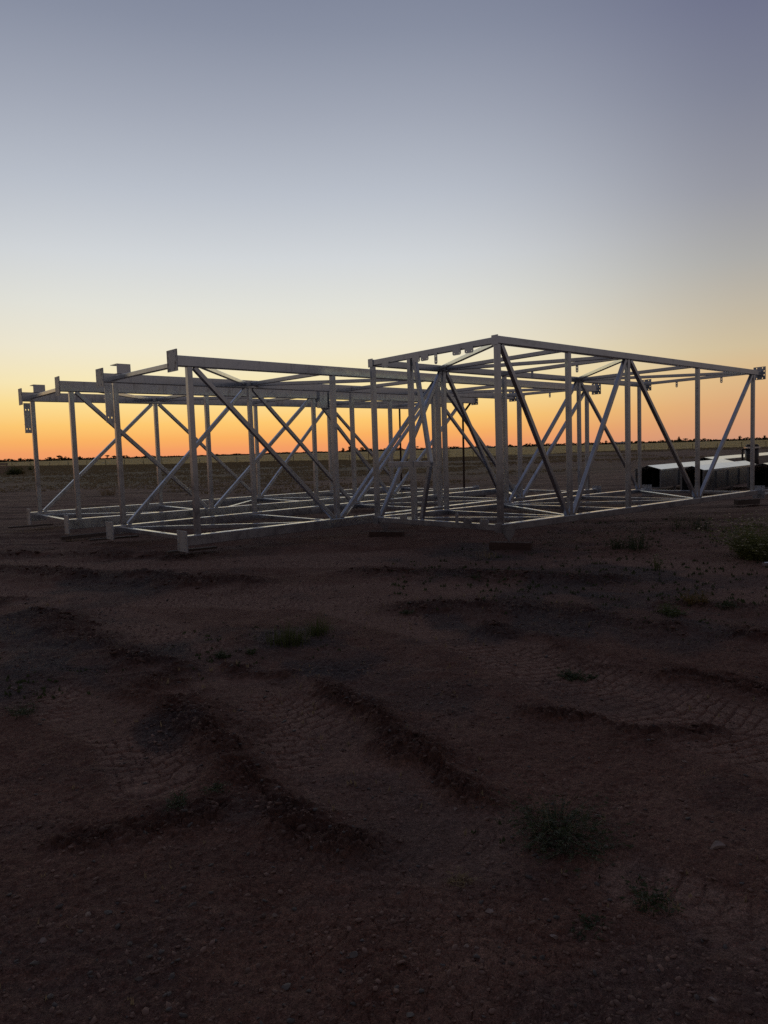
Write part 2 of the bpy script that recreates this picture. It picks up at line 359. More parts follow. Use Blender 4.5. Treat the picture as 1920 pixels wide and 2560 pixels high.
def ground_mat():
    m, t, b = new_mat('dirt'); K = t.links
    g = nd(t, 'ShaderNodeNewGeometry'); P = g.outputs['Position']
    def attr(n): a = nd(t, 'ShaderNodeAttribute'); a.attribute_name = n; return a.outputs['Fac']
    gv, zone, ck, pr, ol = attr('gravel'), attr('zone'), attr('crust'), attr('ridge'), attr('olive')
    n_big = noise(t, .35, 4, .6, P); n_mid = noise(t, 2.6, 5, .65, P, .5); n_f = noise(t, 24, 5, .7, P); n_ff = noise(t, 140, 3, .7, P)
    dirt = mramp(t, n_mid.outputs[0], [(.28, (0.084, 0.039, 0.027)), (.45, (0.154, 0.081, 0.058)), (.6, (0.226, 0.131, 0.096)), (.78, (0.132, 0.069, 0.051))])
    dirt = mmix(t, .55, dirt, mramp(t, n_big.outputs[0], [(.32, (0.100, 0.045, 0.029)), (.5, (0.168, 0.094, 0.070)), (.68, (0.217, 0.136, 0.105))]))
    crust = mramp(t, n_f.outputs[0], [(.3, (0.198, 0.119, 0.089)), (.7, (0.302, 0.196, 0.153))])
    dirt = mmix(t, ck, dirt, crust)
    grav = mramp(t, n_f.outputs[0], [(.3, (.045, .037, .037)), (.55, (.085, .070, .068)), (.75, (.15, .122, .112))])
    gm = nd(t, 'ShaderNodeMath', operation='MULTIPLY'); K.new(gv, gm.inputs[0]); K.new(mramp(t, n_mid.outputs[0], [(.3, (.45,) * 3), (.6, (1,) * 3)]), gm.inputs[1])
    c = mmix(t, gm.outputs[0], dirt, grav)
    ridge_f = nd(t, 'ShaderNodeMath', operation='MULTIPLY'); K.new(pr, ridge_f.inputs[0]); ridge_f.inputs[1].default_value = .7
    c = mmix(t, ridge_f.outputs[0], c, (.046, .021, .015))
    # fine speckle of grit
    c = mmix(t, .6, c, mramp(t, n_ff.outputs[0], [(.3, (.25, .23, .23)), (.5, (1, 1, 1)), (.70, (2.0, 2.0, 2.0))]), 'MULTIPLY')
    n_g = noise(t, 42, 5, .78, P); c = mmix(t, .75, c, mramp(t, n_g.outputs[0], [(.30, (.18, .15, .14)), (.43, (.8, .78, .78)), (.57, (1.15, 1.15, 1.15)), (.68, (2.0, 1.95, 1.9))]), 'MULTIPLY')
    # mid field: dark dirt with dry scrub, streaked across by passing wheels
    mp = nd(t, 'ShaderNodeMapping'); K.new(P, mp.inputs[0]); mp.inputs['Scale'].default_value = (.16, 1.1, 1); mp.inputs['Rotation'].default_value = (0, 0, R_(3))
    ns = noise(t, 1, 5, .65, mp.outputs[0], .8); no = noise(t, .9, 5, .7, P)
    mid = mramp(t, ns.outputs[0], [(.34, (0.073, 0.043, 0.030)), (.45, (0.150, 0.094, 0.068)), (.52, (0.220, 0.144, 0.104)), (.58, (0.320, 0.220, 0.160)), (.64, (0.100, 0.064, 0.048))])
    oliv = mramp(t, no.outputs[0], [(.3, (0.133, 0.110, 0.065)), (.55, (0.228, 0.190, 0.110)), (.75, (0.323, 0.266, 0.162))])
    mid = mmix(t, ol, mid, oliv)
    nfz = noise(t, .06, 5, .65, P)
    field = mramp(t, nfz.outputs[0], [(.3, (0.361, 0.310, 0.163)), (.5, (0.447, 0.387, 0.215)), (.7, (0.516, 0.447, 0.267))])
    z1 = nd(t, 'ShaderNodeMapRange'); K.new(zone, z1.inputs[0]); z1.inputs[1].default_value = 0; z1.inputs[2].default_value = 1
    z2 = nd(t, 'ShaderNodeMapRange'); K.new(zone, z2.inputs[0]); z2.inputs[1].default_value = 1; z2.inputs[2].default_value = 2
    c = mmix(t, z1.outputs[0], c, mid); c = mmix(t, z2.outputs[0], c, field)
    K.new(c, b.inputs['Base Color']); b.inputs['Roughness'].default_value = .92; b.inputs['Specular IOR Level'].default_value = .25
    b1 = nd(t, 'ShaderNodeBump'); b1.inputs['Strength'].default_value = .9; b1.inputs['Distance'].default_value = .03; K.new(n_f.outputs[0], b1.inputs['Height'])
    b2 = nd(t, 'ShaderNodeBump'); b2.inputs['Strength'].default_value = .8; b2.inputs['Distance'].default_value = .010; K.new(n_ff.outputs[0], b2.inputs['Height']); K.new(b1.outputs[0], b2.inputs['Normal'])
    b3 = nd(t, 'ShaderNodeBump'); b3.inputs['Strength'].default_value = .6; b3.inputs['Distance'].default_value = .15; K.new(ns.outputs[0], b3.inputs['Height']); K.new(b2.outputs[0], b3.inputs['Normal'])
    K.new(b3.outputs[0], b.inputs['Normal'])
    return m

# ------------------------------------------------------------------ ground: one sheet out to the horizon
FIELD = [gp(a, b) for a, b in [(-300, 1171), (0, 1166.5), (230, 1164), (430, 1160.5), (740, 1153), (985, 1149), (1160, 1143), (1330, 1136), (1500, 1129), (1751, 1121), (1920, 1117), (2300, 1104)]]
FAZ = [math.atan2(p.x, p.y) for p in FIELD]; FD = [p.length for p in FIELD]
def field_r(x, y): return np.interp(np.arctan2(x, y), FAZ, FD)
def build_ground():
    a = list(np.radians(np.arange(-34, 34.001, .075))); s = R_(34); st = R_(.12); right = []
    while s < math.pi - .02: s += st; st *= 1.12; st = min(st, R_(6)); right.append(min(s, math.pi - .01))
    ang = np.array([-v for v in reversed(right)] + a + right)
    rad = [.25, .6, 1.0, 1.3]; r = 1.5; 
    while r < 6: rad.append(r); r += .0065 + (r - 1.5) * .0016
    while r < 30: rad.append(r); r *= 1.0062
    while r < 400: rad.append(r); r *= 1.03
    while r < 6000: rad.append(r); r *= 1.12
    rad = np.array(rad); nr, na = len(rad), len(ang)
    RR, AA = np.meshgrid(rad, ang, indexing='ij'); X = (RR * np.sin(AA)).ravel(); Y = (RR * np.cos(AA)).ravel()
    h, prox, gv, ck = ground_h(X, Y)
    co = np.stack([X, Y, h], 1).astype(np.float32)
    me = bpy.data.meshes.new('ground'); n = nr * na
    i = np.arange(nr - 1)[:, None] * na + np.arange(na)[None, :]; j = np.arange(nr - 1)[:, None] * na + (np.arange(na)[None, :] + 1) % na
    q = np.stack([i, j, j + na, i + na], -1).reshape(-1, 4)
    me.vertices.add(n + 1); allco = np.concatenate([co, [[0, 0, 0]]]).astype(np.float32); me.vertices.foreach_set('co', allco.ravel())
    tri = np.stack([np.full(na, n), (np.arange(na) + 1) % na, np.arange(na)], -1)
    loops = np.concatenate([q.ravel(), tri.ravel()]).astype(np.int32)
    me.loops.add(len(loops)); me.loops.foreach_set('vertex_index', loops)
    me.polygons.add(len(q) + na)
    ls = np.concatenate([np.arange(len(q)) * 4, len(q) * 4 + np.arange(na) * 3]).astype(np.int32)
    me.polygons.foreach_set('loop_start', ls); me.update(calc_edges=True); me.validate()
    r = np.hypot(X, Y); fr = field_r(X, Y) * (1 + .05 * fbm(X * .05, Y * .05, 3, 99))
    zone = sstep(11, 20, r + 3 * fbm(X * .3, Y * .3, 2, 97)) + sstep(.97, 1.0, r / fr)
    olive = sstep(.12, .5, (r / fr) * np.clip(.75 - X / 90, .12, 1.3) + .25 * fbm(X * .06, Y * .06, 3, 95))
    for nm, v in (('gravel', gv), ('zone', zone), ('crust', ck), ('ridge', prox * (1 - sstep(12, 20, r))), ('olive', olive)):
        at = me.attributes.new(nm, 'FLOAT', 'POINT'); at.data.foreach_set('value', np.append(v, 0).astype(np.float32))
    me.polygons.foreach_set('use_smooth', np.ones(len(me.polygons), bool))
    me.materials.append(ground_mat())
    o = bpy.data.objects.new('ground', me); col.objects.link(o); tag(o, kind='structure')
build_ground()

# ------------------------------------------------------------------ steel box trusses
def lug_mesh(mb, p, L_, hang=True, ext=.12, wd=.045):
    """round-ended tab with two holes in the local x-z plane at p"""
    s = -1 if hang else 1
    out = [(-wd, 0), (wd, 0)] + [(wd * math.cos(k), s * (ext - wd) + s * wd * math.sin(k)) for k in np.linspace(0, math.pi, 7)]
    mb.plate(out, [(0, s * ext * .3, .011, .011), (0, s * ext * .75, .011, .011)], p, L_, (0, 0, 1), .01)
def truss(label, origin, yaw, tilt, W, H, panels, ch, cw, post, diag, ext0, ext1, mat, spec):
    t = empty('steel_truss', origin, (tilt[1], -tilt[0], yaw))
    tag(t, label, 'steel truss', 'galvanised box trusses lying on the dirt')
    xs = [0]
    for p in panels: xs.append(xs[-1] + p)
    Lx = xs[-1]; nl = len(xs)
    def part(name, fn, m=mat, par=t, lab=None):
        mb = MB(); fn(mb); o = mb.build(name, m, par)
        if lab: o['label'] = lab
        return o
    # four chords
    for y in (0, W):
        for z in (0, H):
            part('chord', lambda mb: mb.bar((-ext0, y, z), (Lx + ext1, y, z), cw, ch, rad=.009))
    for y in (0, W):
        for i, x in enumerate(xs):
            thin = spec.get('thin_end') and i == nl - 1
            pw = .05 if thin else post
            part('post', lambda mb: mb.bar((x, y, ch / 2), (x, y, H - ch / 2), pw, pw * (1 if not spec.get('flatpost') else 1.1), up=(1, 0, 0), rad=.007), M_RUST if thin else mat, lab='thin dark rusty post' if thin else None)
    nearup = True
    e = post * .5 + diag * .65
    for fi, y in enumerate((0, W)):
        for i in range(nl - 1):
            top_first = (i % 2 == 0) == (fi == 0)
            x0, x1 = xs[i] + e, xs[i + 1] - e
            z0, z1 = (H - ch / 2 - .005, ch / 2 + .005) if top_first else (ch / 2 + .005, H - ch / 2 - .005)
            part('diagonal_brace', lambda mb: mb.bar((x0, y, z0), (x1, y, z1), diag, diag, up=(0, 1, 0), rad=.007))
    for z, lvl in ((H, 0), (0, 1)):
        for i, x in enumerate(xs):
            part('cross_member', lambda mb: mb.bar((x, cw / 2, z), (x, W - cw / 2, z), diag if 0 < i else post, diag if i else max(diag, spec.get('endh', diag)), rad=.007))
        for i in range(nl - 1):
            near_first = (i % 2 == 0) == (lvl == 0)
            y0, y1 = (cw / 2, W - cw / 2) if near_first else (W - cw / 2, cw / 2)
            part('plan_brace', lambda mb: mb.bar((xs[i] + .13, y0, z), (xs[i + 1] - .13, y1, z), diag * .95, diag * .95, rad=.007))
    def endplate(x, y, z, pw, ph, s):
        holes = [(a * pw * .24, b * ph * .40, .014, .020) for a in (-1, 1) for b in (-1, 1)] + [(a * pw * .38, b * ph * .15, .014, .020) for a in (-1, 1) for b in (-1, 1)]
        part('end_plate', lambda mb: mb.plate([(-pw / 2, -ph / 2), (pw / 2, -ph / 2), (pw / 2, ph / 2), (-pw / 2, ph / 2)], holes, (x + s * .008, y, z), (0, 1, 0), (0, 0, 1), .016), M_PLATE)
    for y in (0, W):
        for z in (0, H):
            if spec.get('plates0', True): endplate(-ext0, y, z, spec.get('pw', .33), spec.get('ph', .34), -1)
            endplate(Lx + ext1, y, z, .28, .31, 1)
    if spec.get('brackets'):
        for (bx, by) in spec['brackets']:
            def topch(mb):
                zt = H + ch / 2
                mb.box((bx + .13, by - .10, zt + .088), (.27, .012, .176)); mb.box((bx + .13, by + .046, zt + .182), (.27, .304, .012))
                mb.box((bx + .13, by + .0, zt + .006), (.25, .188, .010)); mb.box((bx + .262, by + .05, zt + .094), (.010, .288, .164))
            part('channel_bracket', topch)
            def hang(mb):
                mb.plate([(-.075, -.72), (.075, -.72), (.075, 0), (-.075, 0)], [(a * .032, b, .012, .02) for a in (-1, 1) for b in (-.16, -.62)], (bx - .15, by, H - ch / 2 - .04), (1, 0, 0), (0, 0, 1), .012)
                mb.box((bx - .15, by + .03, H - ch / 2 - .30), (.15, .05, .01)); mb.box((bx - .15, by + .03, H - ch / 2 - .55), (.15, .05, .01))
            part('hanging_bracket', hang, M_RUST if False else mat)
    for (x, y, z, hangs) in spec.get('lugs', []):
        part('lug', lambda mb: lug_mesh(mb, (x, y, z), (0, 1, 0), hangs, .14, .028))
    return t, xs, part

S = 1.57
trussA, xsA, partA = truss('middle galvanised box truss, its plated near corner lowest in the left foreground',
    (-1.966 * S, 7.476 * S, CAMH - .884 * S), .756, (.002, -.001), 1.835 * S, 1.8445 * S, [3.0, 2.97, 2.99, 3.16], 
    .168, .14, .09, .078, .27, .50, M_GALV[0],
    dict(brackets=[(.02, 1.835 * S)], lugs=[(12.12, 1.2, 2.896 - .03, True), (12.12, 2.1, 2.896 - .03, True)]))
S2 = 1.57 * 1.06
trussC, xsC, partC = truss('rearmost galvanised box truss with deep chords, its corner post leftmost of all',
    (-3.916 * S2, 9.149 * S2, CAMH - .831 * S2), .697, (-.001, .002), 1.819 * S2, 1.7405 * S2, [3.08, 3.07, 2.68, 3.04], 
    .215, .15, .094, .082, .25, .55, M_GALV[1],
    dict(brackets=[(.02, 1.819 * S2)], thin_end=True, pw=.29, ph=.39))
S3 = 1.57 * 1.36
WB, HB = 1.384 * S3, 1.357 * S3
trussB, xsB, partB = truss('right galvanised box truss with pointed foot plates on red timber blocks',
    (.853 * S3, 5.214 * S3, CAMH - .596 * S3), .717, (-.004, -.010), WB, HB, [1.866, 1.919, 2.846, 2.869], .118, .12, .078, .072, .045, .38, M_GALV[2],
    dict(plates0=False, flatpost=True, endh=.10, lugs=[(3.785, 1.1, HB - .036, True), (3.785, 2.2, HB - .036, True), (9.5, .75, HB - .036, True), (9.5, 1.9, HB - .036, True), (3.785, 1.1, .036, False), (9.5, 1.4, .036, False)]))
# right truss: framed opening in its short end, lugs, foot plates
fP = WB * .66
partB('ladder_post', lambda mb: mb.bar((0, fP, .05), (0, fP, HB - .05), .085, .085, up=(1, 0, 0), rad=.007))
kz = HB * .36; ky = fP - .42
partB('knee_brace', lambda mb: (mb.bar((0.02, fP - .10, HB - .05), (.02, ky, kz), .07, .07, up=(1, 0, 0), rad=.007), mb.bar((.02, ky, kz + .03), (.02, fP - .16, .05), .07, .07, up=(1, 0, 0), rad=.007)))
partB('mid_rail', lambda mb: mb.bar((-.02, ky - .02, kz - .02), (-.02, fP + .62, kz - .02), .06, .10, rad=.006))
partB('splice_plate', lambda mb: mb.box((-.056, fP, kz - .06), (.008, .11, .26)))
for (yy, ww, up_, n2) in ((WB * .18, .07, 0, 0), (WB * .27, .07, 0, 0), (WB * .10, .07, 1, 0), (WB * .22, .07, 1, 0), (WB * .74, .07, 1, 0), (WB * .43, 0, 0, 1), (WB * .30, 0, 1, 1), (WB * .52, .07, 0, 0), (WB * .59, .07, 0, 0), (WB * .86, .07, 0, 0)):
    zz = .0 if up_ else HB
    if n2:
        partB('lug', lambda mb: lug_mesh(mb, (-.05, yy, zz + (.02 if up_ else -.03)), (0, 1, 0), not up_, .19, .032))
    else:
        s = 1 if up_ else -1
        partB('lug', lambda mb: mb.plate([(-.09, 0), (.09, 0), (.09, s * .08), (.07, s * .10), (-.07, s * .10), (-.09, s * .08)], [(-.055, s * .072, .009, .009), (.055, s * .072, .009, .009)], (-.05, yy, zz + s * .03), (0, 1, 0), (0, 0, 1), .01))
for yy in (0, WB):
    partB('foot_plate', lambda mb: mb.plate([(-.04, .055), (-.04, -.06), (.13, -.235), (.27, -.11), (.27, .05)], [], (0, yy - .052, 0), (1, 0, 0), (0, 0, 1), .014))
    partB('corner_cap', lambda mb: mb.box((-.052, yy, 0), (.012, .125, .15)))
    partB('corner_cap', lambda mb: mb.box((-.052, yy, HB), (.012, .125, .15)))
# rearmost truss: connection box on its near top chord, knee brace on the rusty end post
xC = xsC
partC('connection_box', lambda mb: (mb.box((xC[2] + .25, -.075, 1.7405 * S2 - .12), (.26, .14, .46)), mb.plate([(-.14, -.26), (.14, -.26), (.14, .26), (-.14, .26)], [(-.09, -.2, .012, .012), (.09, -.2, .012, .012), (-.09, .2, .012, .012), (.09, .2, .012, .012)], (xC[2] + .40, -.05, 1.7405 * S2 - .14), (0, 1, 0), (0, 0, 1), .014)))
partC('knee_brace', lambda mb: mb.bar((xC[4] + .02, 0, 1.7405 * S2 - .42), (xC[4] + .38, 0, 1.7405 * S2 - .08), .05, .05, up=(0, 1, 0)), M_RUST)

# ------------------------------------------------------------------ timber packers
def timber(label, a, b, wd, ht, zt, mat, name='timber_packer', cat='timber'):
    a = Vector(a); b = Vector(b); c = (a + b) / 2; d = b - a; ln = d.length
    mb = MB(); mb.bar((-ln / 2, 0, 0), (ln / 2, 0, 0), wd, ht, rad=.004)
    o = mb.build(name, mat); o.location = (c.x, c.y, zt - ht / 2); o.rotation_euler = (0, 0, math.atan2(d.y, d.x))
    return tag(o, label, cat, 'timber packers under the trusses')
def pl(x0, y0, x1, y1, z): return gp(x0, y0, z), gp(x1, y1, z)
timber('long thin plank under the near corner plate of the middle truss', *pl(417, 1379, 540, 1366, .08), .12, .035, .085, M_TIMBER)
timber('long thin plank under the second plate, below the middle truss back corner', *pl(223, 1349, 345, 1338, .08), .12, .035, .085, M_TIMBER)
timber('dark plank with a broad side under the second plate from the left', *pl(152, 1341, 275, 1329, .10), .12, .07, .098, M_TIMBER)
timber('thin plank under the leftmost corner plate', *pl(20, 1317, 132, 1309, .10), .12, .035, .098, M_TIMBER)
pb = trussB.matrix_basis if False else Matrix.Translation(trussB.location) @ trussB.rotation_euler.to_matrix().to_4x4()
for (lx, ly, lab) in ((.13, -.05, 'red brown timber block under the pointed foot plate of the near right truss corner'), (.13, WB - .05, 'red brown timber block under the other foot plate, below where the two trusses cross')):
    q = pb @ Vector((lx, ly, 0)); z_ = q.z - .235
    d = Vector((.93, -.36, 0)).normalized()
    timber(lab, q - d * .30 + Vector((0, 0, 0)), q + d * .36, .15, .12, z_, M_RED)
q = pb @ Vector((9.6, 0, 0)); timber('low timber block under the far end plate of the right truss', q - Vector((.5, .12, 0)), q + Vector((.12, .03, 0)), .14, .12, q.z - .158, M_TIMBER)
q = pb @ Vector((9.6, WB, 0)); timber('timber block under the far inner end plate of the right truss', q - Vector((.2, 0, 0)), q + Vector((.3, 0, 0)), .14, .12, q.z - .158, M_TIMBER)
for T_, xs_, W_, nm in ((trussA, xsA, 1.835 * S, 'middle'), (trussC, xsC, 1.819 * S2, 'rearmost')):
    mA = Matrix.Translation(T_.location) @ T_.rotation_euler.to_matrix().to_4x4()
    for yy, sd in ((0, 'near'), (W_, 'inner')):
        q = mA @ Vector((xs_[-1] + .5, yy, 0)); timber('timber block under the far %s end plate of the %s truss' % (sd, nm), q - Vector((.35, .1, 0)), q + Vector((.35, .1, 0)), .14, .07, q.z - .156, M_TIMBER)

# ------------------------------------------------------------------ galvanised conveyor housings beyond the right truss
def housing(label, p0, az, wd, ht, ln, z0, nsec, legs=True, motor=False):
    """p0 is the near right bottom corner of the open end; runs along az"""
    t = empty('conveyor_housing', (p0.x, p0.y, z0), (0, 0, math.pi / 2 - az)); tag(t, label, 'conveyor housing', 'galvanised conveyor housings beyond the trusses')
    # local x runs away along the housing, local +y is its left side
    th = .012; rz = .135
    def b(name, fn, m): mb = MB(); fn(mb); return mb.build(name, m, t)
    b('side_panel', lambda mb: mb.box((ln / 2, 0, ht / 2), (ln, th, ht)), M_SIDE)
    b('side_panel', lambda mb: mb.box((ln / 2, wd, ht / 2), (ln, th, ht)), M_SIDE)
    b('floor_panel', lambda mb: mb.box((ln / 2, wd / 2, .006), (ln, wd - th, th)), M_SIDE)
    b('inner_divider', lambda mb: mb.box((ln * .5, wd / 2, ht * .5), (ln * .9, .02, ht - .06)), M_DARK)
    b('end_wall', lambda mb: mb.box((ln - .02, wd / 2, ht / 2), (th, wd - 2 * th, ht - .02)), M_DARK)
    for k in range(nsec):
        x0 = ln * k / nsec - (.05 if k == 0 else 0); x1 = ln * (k + 1) / nsec - .012
        def lid(mb):
            for s in (0, 1):
                ya = -.05 if s == 0 else wd + .05; ym = wd / 2
                v = [(x0, ya, ht + .012), (x1, ya, ht + .012), (x1, ym, ht + rz), (x0, ym, ht + rz)]
                v2 = [(p[0], p[1], p[2] - .008) for p in v]
                mb.add(v + v2, [(0, 1, 2, 3), (7, 6, 5, 4), (0, 4, 5, 1), (1, 5, 6, 2), (3, 2, 6, 7), (0, 3, 7, 4)])
            mb.box(((x0 + x1) / 2, -.05, ht - .015), (x1 - x0, .006, .05)); mb.box(((x0 + x1) / 2, wd + .05, ht - .015), (x1 - x0, .006, .05))
            for q in np.arange(x0 + .2, x1, .42): mb.box((q, -.056, ht - .012), (.03, .012, .03))
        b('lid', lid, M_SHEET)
    for q in np.arange(ln * .22, ln - .3, max(1.1, ln * .22)): b('rib', lambda mb: mb.box((q, -.022, ht / 2 - .03), (.05, .03, ht - .08)), M_SIDE)
    b('end_flange', lambda mb: (mb.box((-.005, -.02, ht / 2), (.03, .045, ht)), mb.box((-.005, wd + .02, ht / 2), (.03, .045, ht)), mb.box((-.005, wd / 2, -.012), (.03, wd + .1, .03))), M_SIDE)
    if legs:
        for q in (ln * .16, ln * .5, ln * .85):
            b('support_leg', lambda mb: mb.box((q, -.03, -z0 / 2), (.1, .05, z0 + .02)), M_SIDE)
    return t
HAZ = R_(43)
def hplace(px, py, z): return gp(px, py, z)
def run_len(p, px_end):
    d = Vector((math.sin(HAZ), math.cos(HAZ), 0)); lo, hi = 0, 60
    for _ in range(40):
        m = (lo + hi) / 2; q = p + d * m - Vector((0, 0, CAMH))
        x = 960 + F_PX * q.dot(RT) / q.dot(FW)
        if x < px_end: lo = m
        else: hi = m
    return lo
p1 = gp(1650, 1219, .16); housing('conveyor housing seen open ended between two posts, left of the others, lid with pale sheen', p1, HAZ, .78, .58, run_len(p1, 1834), .16, 2)
p2 = gp(1757, 1227, .16); housing('long conveyor housing nearest the right truss, tall grey side and bright lid', p2, HAZ, .60, .60, run_len(p2, 1886), .16, 2)
p3 = gp(1944, 1219, .16); housing('conveyor housing at the right edge showing its black open end', p3, HAZ, .80, .60, 5, .16, 2)
p4 = gp(1785, 1175, .16); housing('conveyor housing lying farthest back, only its pale lid showing above the others', p4, HAZ, .9, .50, 11, .16, 4)
# low tail tray between, drive unit standing on it
dH = Vector((math.sin(HAZ), math.cos(HAZ), 0)); pt = p1 + dH * (run_len(p1, 1834) + .25)
t = empty('conveyor_tail', (pt.x, pt.y, .2), (0, 0, math.pi / 2 - HAZ)); tag(t, 'low galvanised tail tray with a bright top, behind the gap after the left housing', 'conveyor tail')
mb = MB(); mb.box((.9, .39, .25), (1.8, .7, .5)); mb.build('tray', M_SHEET, t)
mb = MB(); mb.box((.35, .39, .53), (.5, .5, .03)); mb.box((.5, .2, .57), (.04, .04, .14)); mb.build('bearing_mount', M_SHEET, t)
mb = MB(); mb.box((.9, .39, -.105), (1.5, .5, .19)); mb.build('skid', M_SHEET, t)
def cyl(mb, c, r, h, n=20, axis='z', r2=None):
    r2 = r if r2 is None else r2; v = []
    for k, (zz, rr) in enumerate(((0, r), (h, r2))):
        for i in range(n):
            a = 2 * math.pi * i / n
            p = (rr * math.cos(a), rr * math.sin(a), zz)
            if axis == 'x': p = (p[2], p[0], p[1])
            v.append((c[0] + p[0], c[1] + p[1], c[2] + p[2]))
    mb.add(v, [(i, (i + 1) % n, n + (i + 1) % n, n + i) for i in range(n)] + [tuple(range(n - 1, -1, -1)), tuple(range(n, 2 * n))])
pm = gp(1879, 1185, 0); dm = pm.length
t = empty('drive_unit', (pm.x, pm.y, 0)); tag(t, 'black upright drive unit with rounded rim standing among the housings behind the last post', 'motor')
sc_ = dm / F_PX
mb = MB(); cyl(mb, (0, 0, .0), 14 * sc_, 62 * sc_, 24); cyl(mb, (0, 0, 62 * sc_ + .001), 14 * sc_, 4 * sc_, 24, r2=11 * sc_); mb.build('body', M_BLACK, t, True)
mb = MB(); cyl(mb, (0, 0, 57 * sc_), 16.5 * sc_, 3.5 * sc_, 24); mb.build('rim', M_SHEET, t)
mb = MB(); cyl(mb, (-21 * sc_, 0, 20 * sc_), 2.2 * sc_, 36 * sc_, 10); mb.box((-18 * sc_, 0, 55 * sc_), (9 * sc_, 3 * sc_, 3 * sc_)); mb.build('side_pipe', M_BLACK, t)
mb = MB(); mb.box((0, 0, 8 * sc_), (36 * sc_, 30 * sc_, 16 * sc_ - .002)); mb.build('base', M_BLACK, t)
o = None
ra, rb = gp(1895, 1228, .12), gp(2050, 1212, .12)
mb = MB(); dd = rb - ra; mb.bar((-dd.length / 2, 0, 0), (dd.length / 2, 0, 0), .12, .13, rad=.01); mb.bar((-dd.length / 2, -.16, -.06), (dd.length / 2, -.16, -.06), .06, .04)
o = mb.build('loose_beam', M_SHEET); o.location = (ra + rb) / 2; o.location.z = .09; o.rotation_euler = (0, 0, math.atan2(dd.y, dd.x)); tag(o, 'pale steel rail lying on the dirt at the right edge under the open housing', 'steel rail')
ra, rb = gp(1908, 1408, .05), gp(2040, 1400, .05)
mb = MB(); dd = rb - ra; mb.bar((-dd.length / 2, 0, 0), (dd.length / 2, 0, 0), .05, .05, rad=.01)
o = mb.build('loose_pipe', M_SHEET); o.location = (ra + rb) / 2; o.location.z = gz(ra.x, ra.y) + .03; o.rotation_euler = (0, 0, math.atan2(dd.y, dd.x)); tag(o, 'short end of a pale pipe on the dirt below the flowering weed, right edge', 'pipe')

# ------------------------------------------------------------------ plants
def blade(mb, p, d, h, wd, bend, seg=3):
    """one tapering blade"""
    side = Vector((-d.y, d.x, 0)).normalized(); pts = []
    for k in range(seg + 1):
        u = k / seg; c = p + Vector((0, 0, 1)) * h * (u - .25 * bend * u * u) + d * bend * h * u * u
        ww = wd * (1 - u * .9) * .5; pts += [c - side * ww, c + side * ww]
    mb.add(pts, [(2 * k, 2 * k + 1, 2 * k + 3, 2 * k + 2) for k in range(seg)])
def rdir():
    a = random.uniform(0, 2 * math.pi); return Vector((math.cos(a), math.sin(a), 0))
def leafq(mb, c, s, dz=None):
    a = rdir(); b_ = Vector((random.uniform(-1, 1), random.uniform(-1, 1), random.uniform(-.6, 1))).normalized()
    u = a * s; v = b_ * s * .38
    mb.add([c - u, c - v * .9, c + u, c + v * .9], [(0, 1, 2, 3)])
def tuft(name, label, cat, px, py, hpx, wpx, n, mat, bend=.6, leafy=0, stalks=0, flowers=0, group='weeds growing in the dirt', dist=None, lsz=.012, bw=.006, fl_s=.012):
    p = gp(px, py); p.z = gz(p.x, p.y) - .01; k = p.length / F_PX
    H_, W_ = hpx * k * 1.25, wpx * k * 1.35
    root = MB(); fl = MB(); stk = MB()
    lobes = [(rdir() * W_ * random.uniform(0, .38), random.uniform(.5, 1.1)) for _ in range(5)] if n >= 50 else [(Vector(), 1)]
    for i in range(n):
        d = rdir(); r0 = W_ * .5 * random.random() ** .8; lo, lh = random.choice(lobes); r0 *= .62 if n >= 50 else 1; st = d * r0 * .7 + lo
        h = lh * H_ * random.uniform(.35, 1) * (1 - .35 * r0 / (W_ * .5 + 1e-6)); bnd = random.uniform(.15, 1) * bend
        wv = bw * random.uniform(.6, 1.4)
        blade(root, st, d, h, wv, bnd)
        if leafy:
            for q in range(leafy):
                u = random.uniform(.15, 1.05); c = st + Vector((0, 0, 1)) * h * (u - .25 * bnd * u * u) + d * bnd * h * u * u + rdir() * lsz
                leafq(root, c, lsz * random.uniform(.6, 1.4))
        if flowers and random.random() < flowers:
            u = 1.0; c = st + Vector((0, 0, 1)) * h * (u - .25 * bnd) + d * bnd * h
            for q in range(2): leafq(fl, c + rdir() * fl_s * .5, fl_s * random.uniform(.4, 1))
    for i in range(stalks):
        d = rdir(); blade(stk, d * W_ * .1, d, H_ * random.uniform(.7, 1.3), bw * .55, random.uniform(.3, 1.6), 4)
    if len(fl.v) or len(stk.v):
        e = empty(name, p); root.build('foliage', mat, e)
        if len(fl.v): fl.build('flowers', M_PETAL, e)['kind'] = 'stuff'
        if len(stk.v): stk.build('dry_stalks', M_STRAW, e)
    else:
        e = root.build(name, mat); e.location = p
    return tag(e, label, cat, group)
tuft('grass_tuft', 'bright green grass tuft, larger of a pair, in the centre-left dirt', 'grass tuft', 722, 1614, 84, 100, 300, M_LEAF, .5)
tuft('grass_tuft', 'green grass tuft beside the larger one, on its right', 'grass tuft', 792, 1592, 60, 84, 200, M_LEAF, .6)
tuft('weed', 'low dark weed at the left foot of the grass pair', 'weed', 553, 1637, 26, 40, 60, M_LEAFD, .9, 3)
tuft('weed', 'small dark weed between the grass pair and the low weed', 'weed', 625, 1632, 24, 36, 50, M_LEAFD, .9, 3)
tuft('weed', 'largest dark green bushy weed in the right foreground, with pale straggling stalks', 'weed', 1392, 2075, 95, 270, 230, M_LEAFD, 2.2, 9, 26, lsz=.010, bw=.004)
tuft('weed', 'trailing green weed just below the big bushy one', 'weed', 1382, 2110, 50, 120, 90, M_LEAFD, 1.4, 7, 3, lsz=.008, bw=.004)
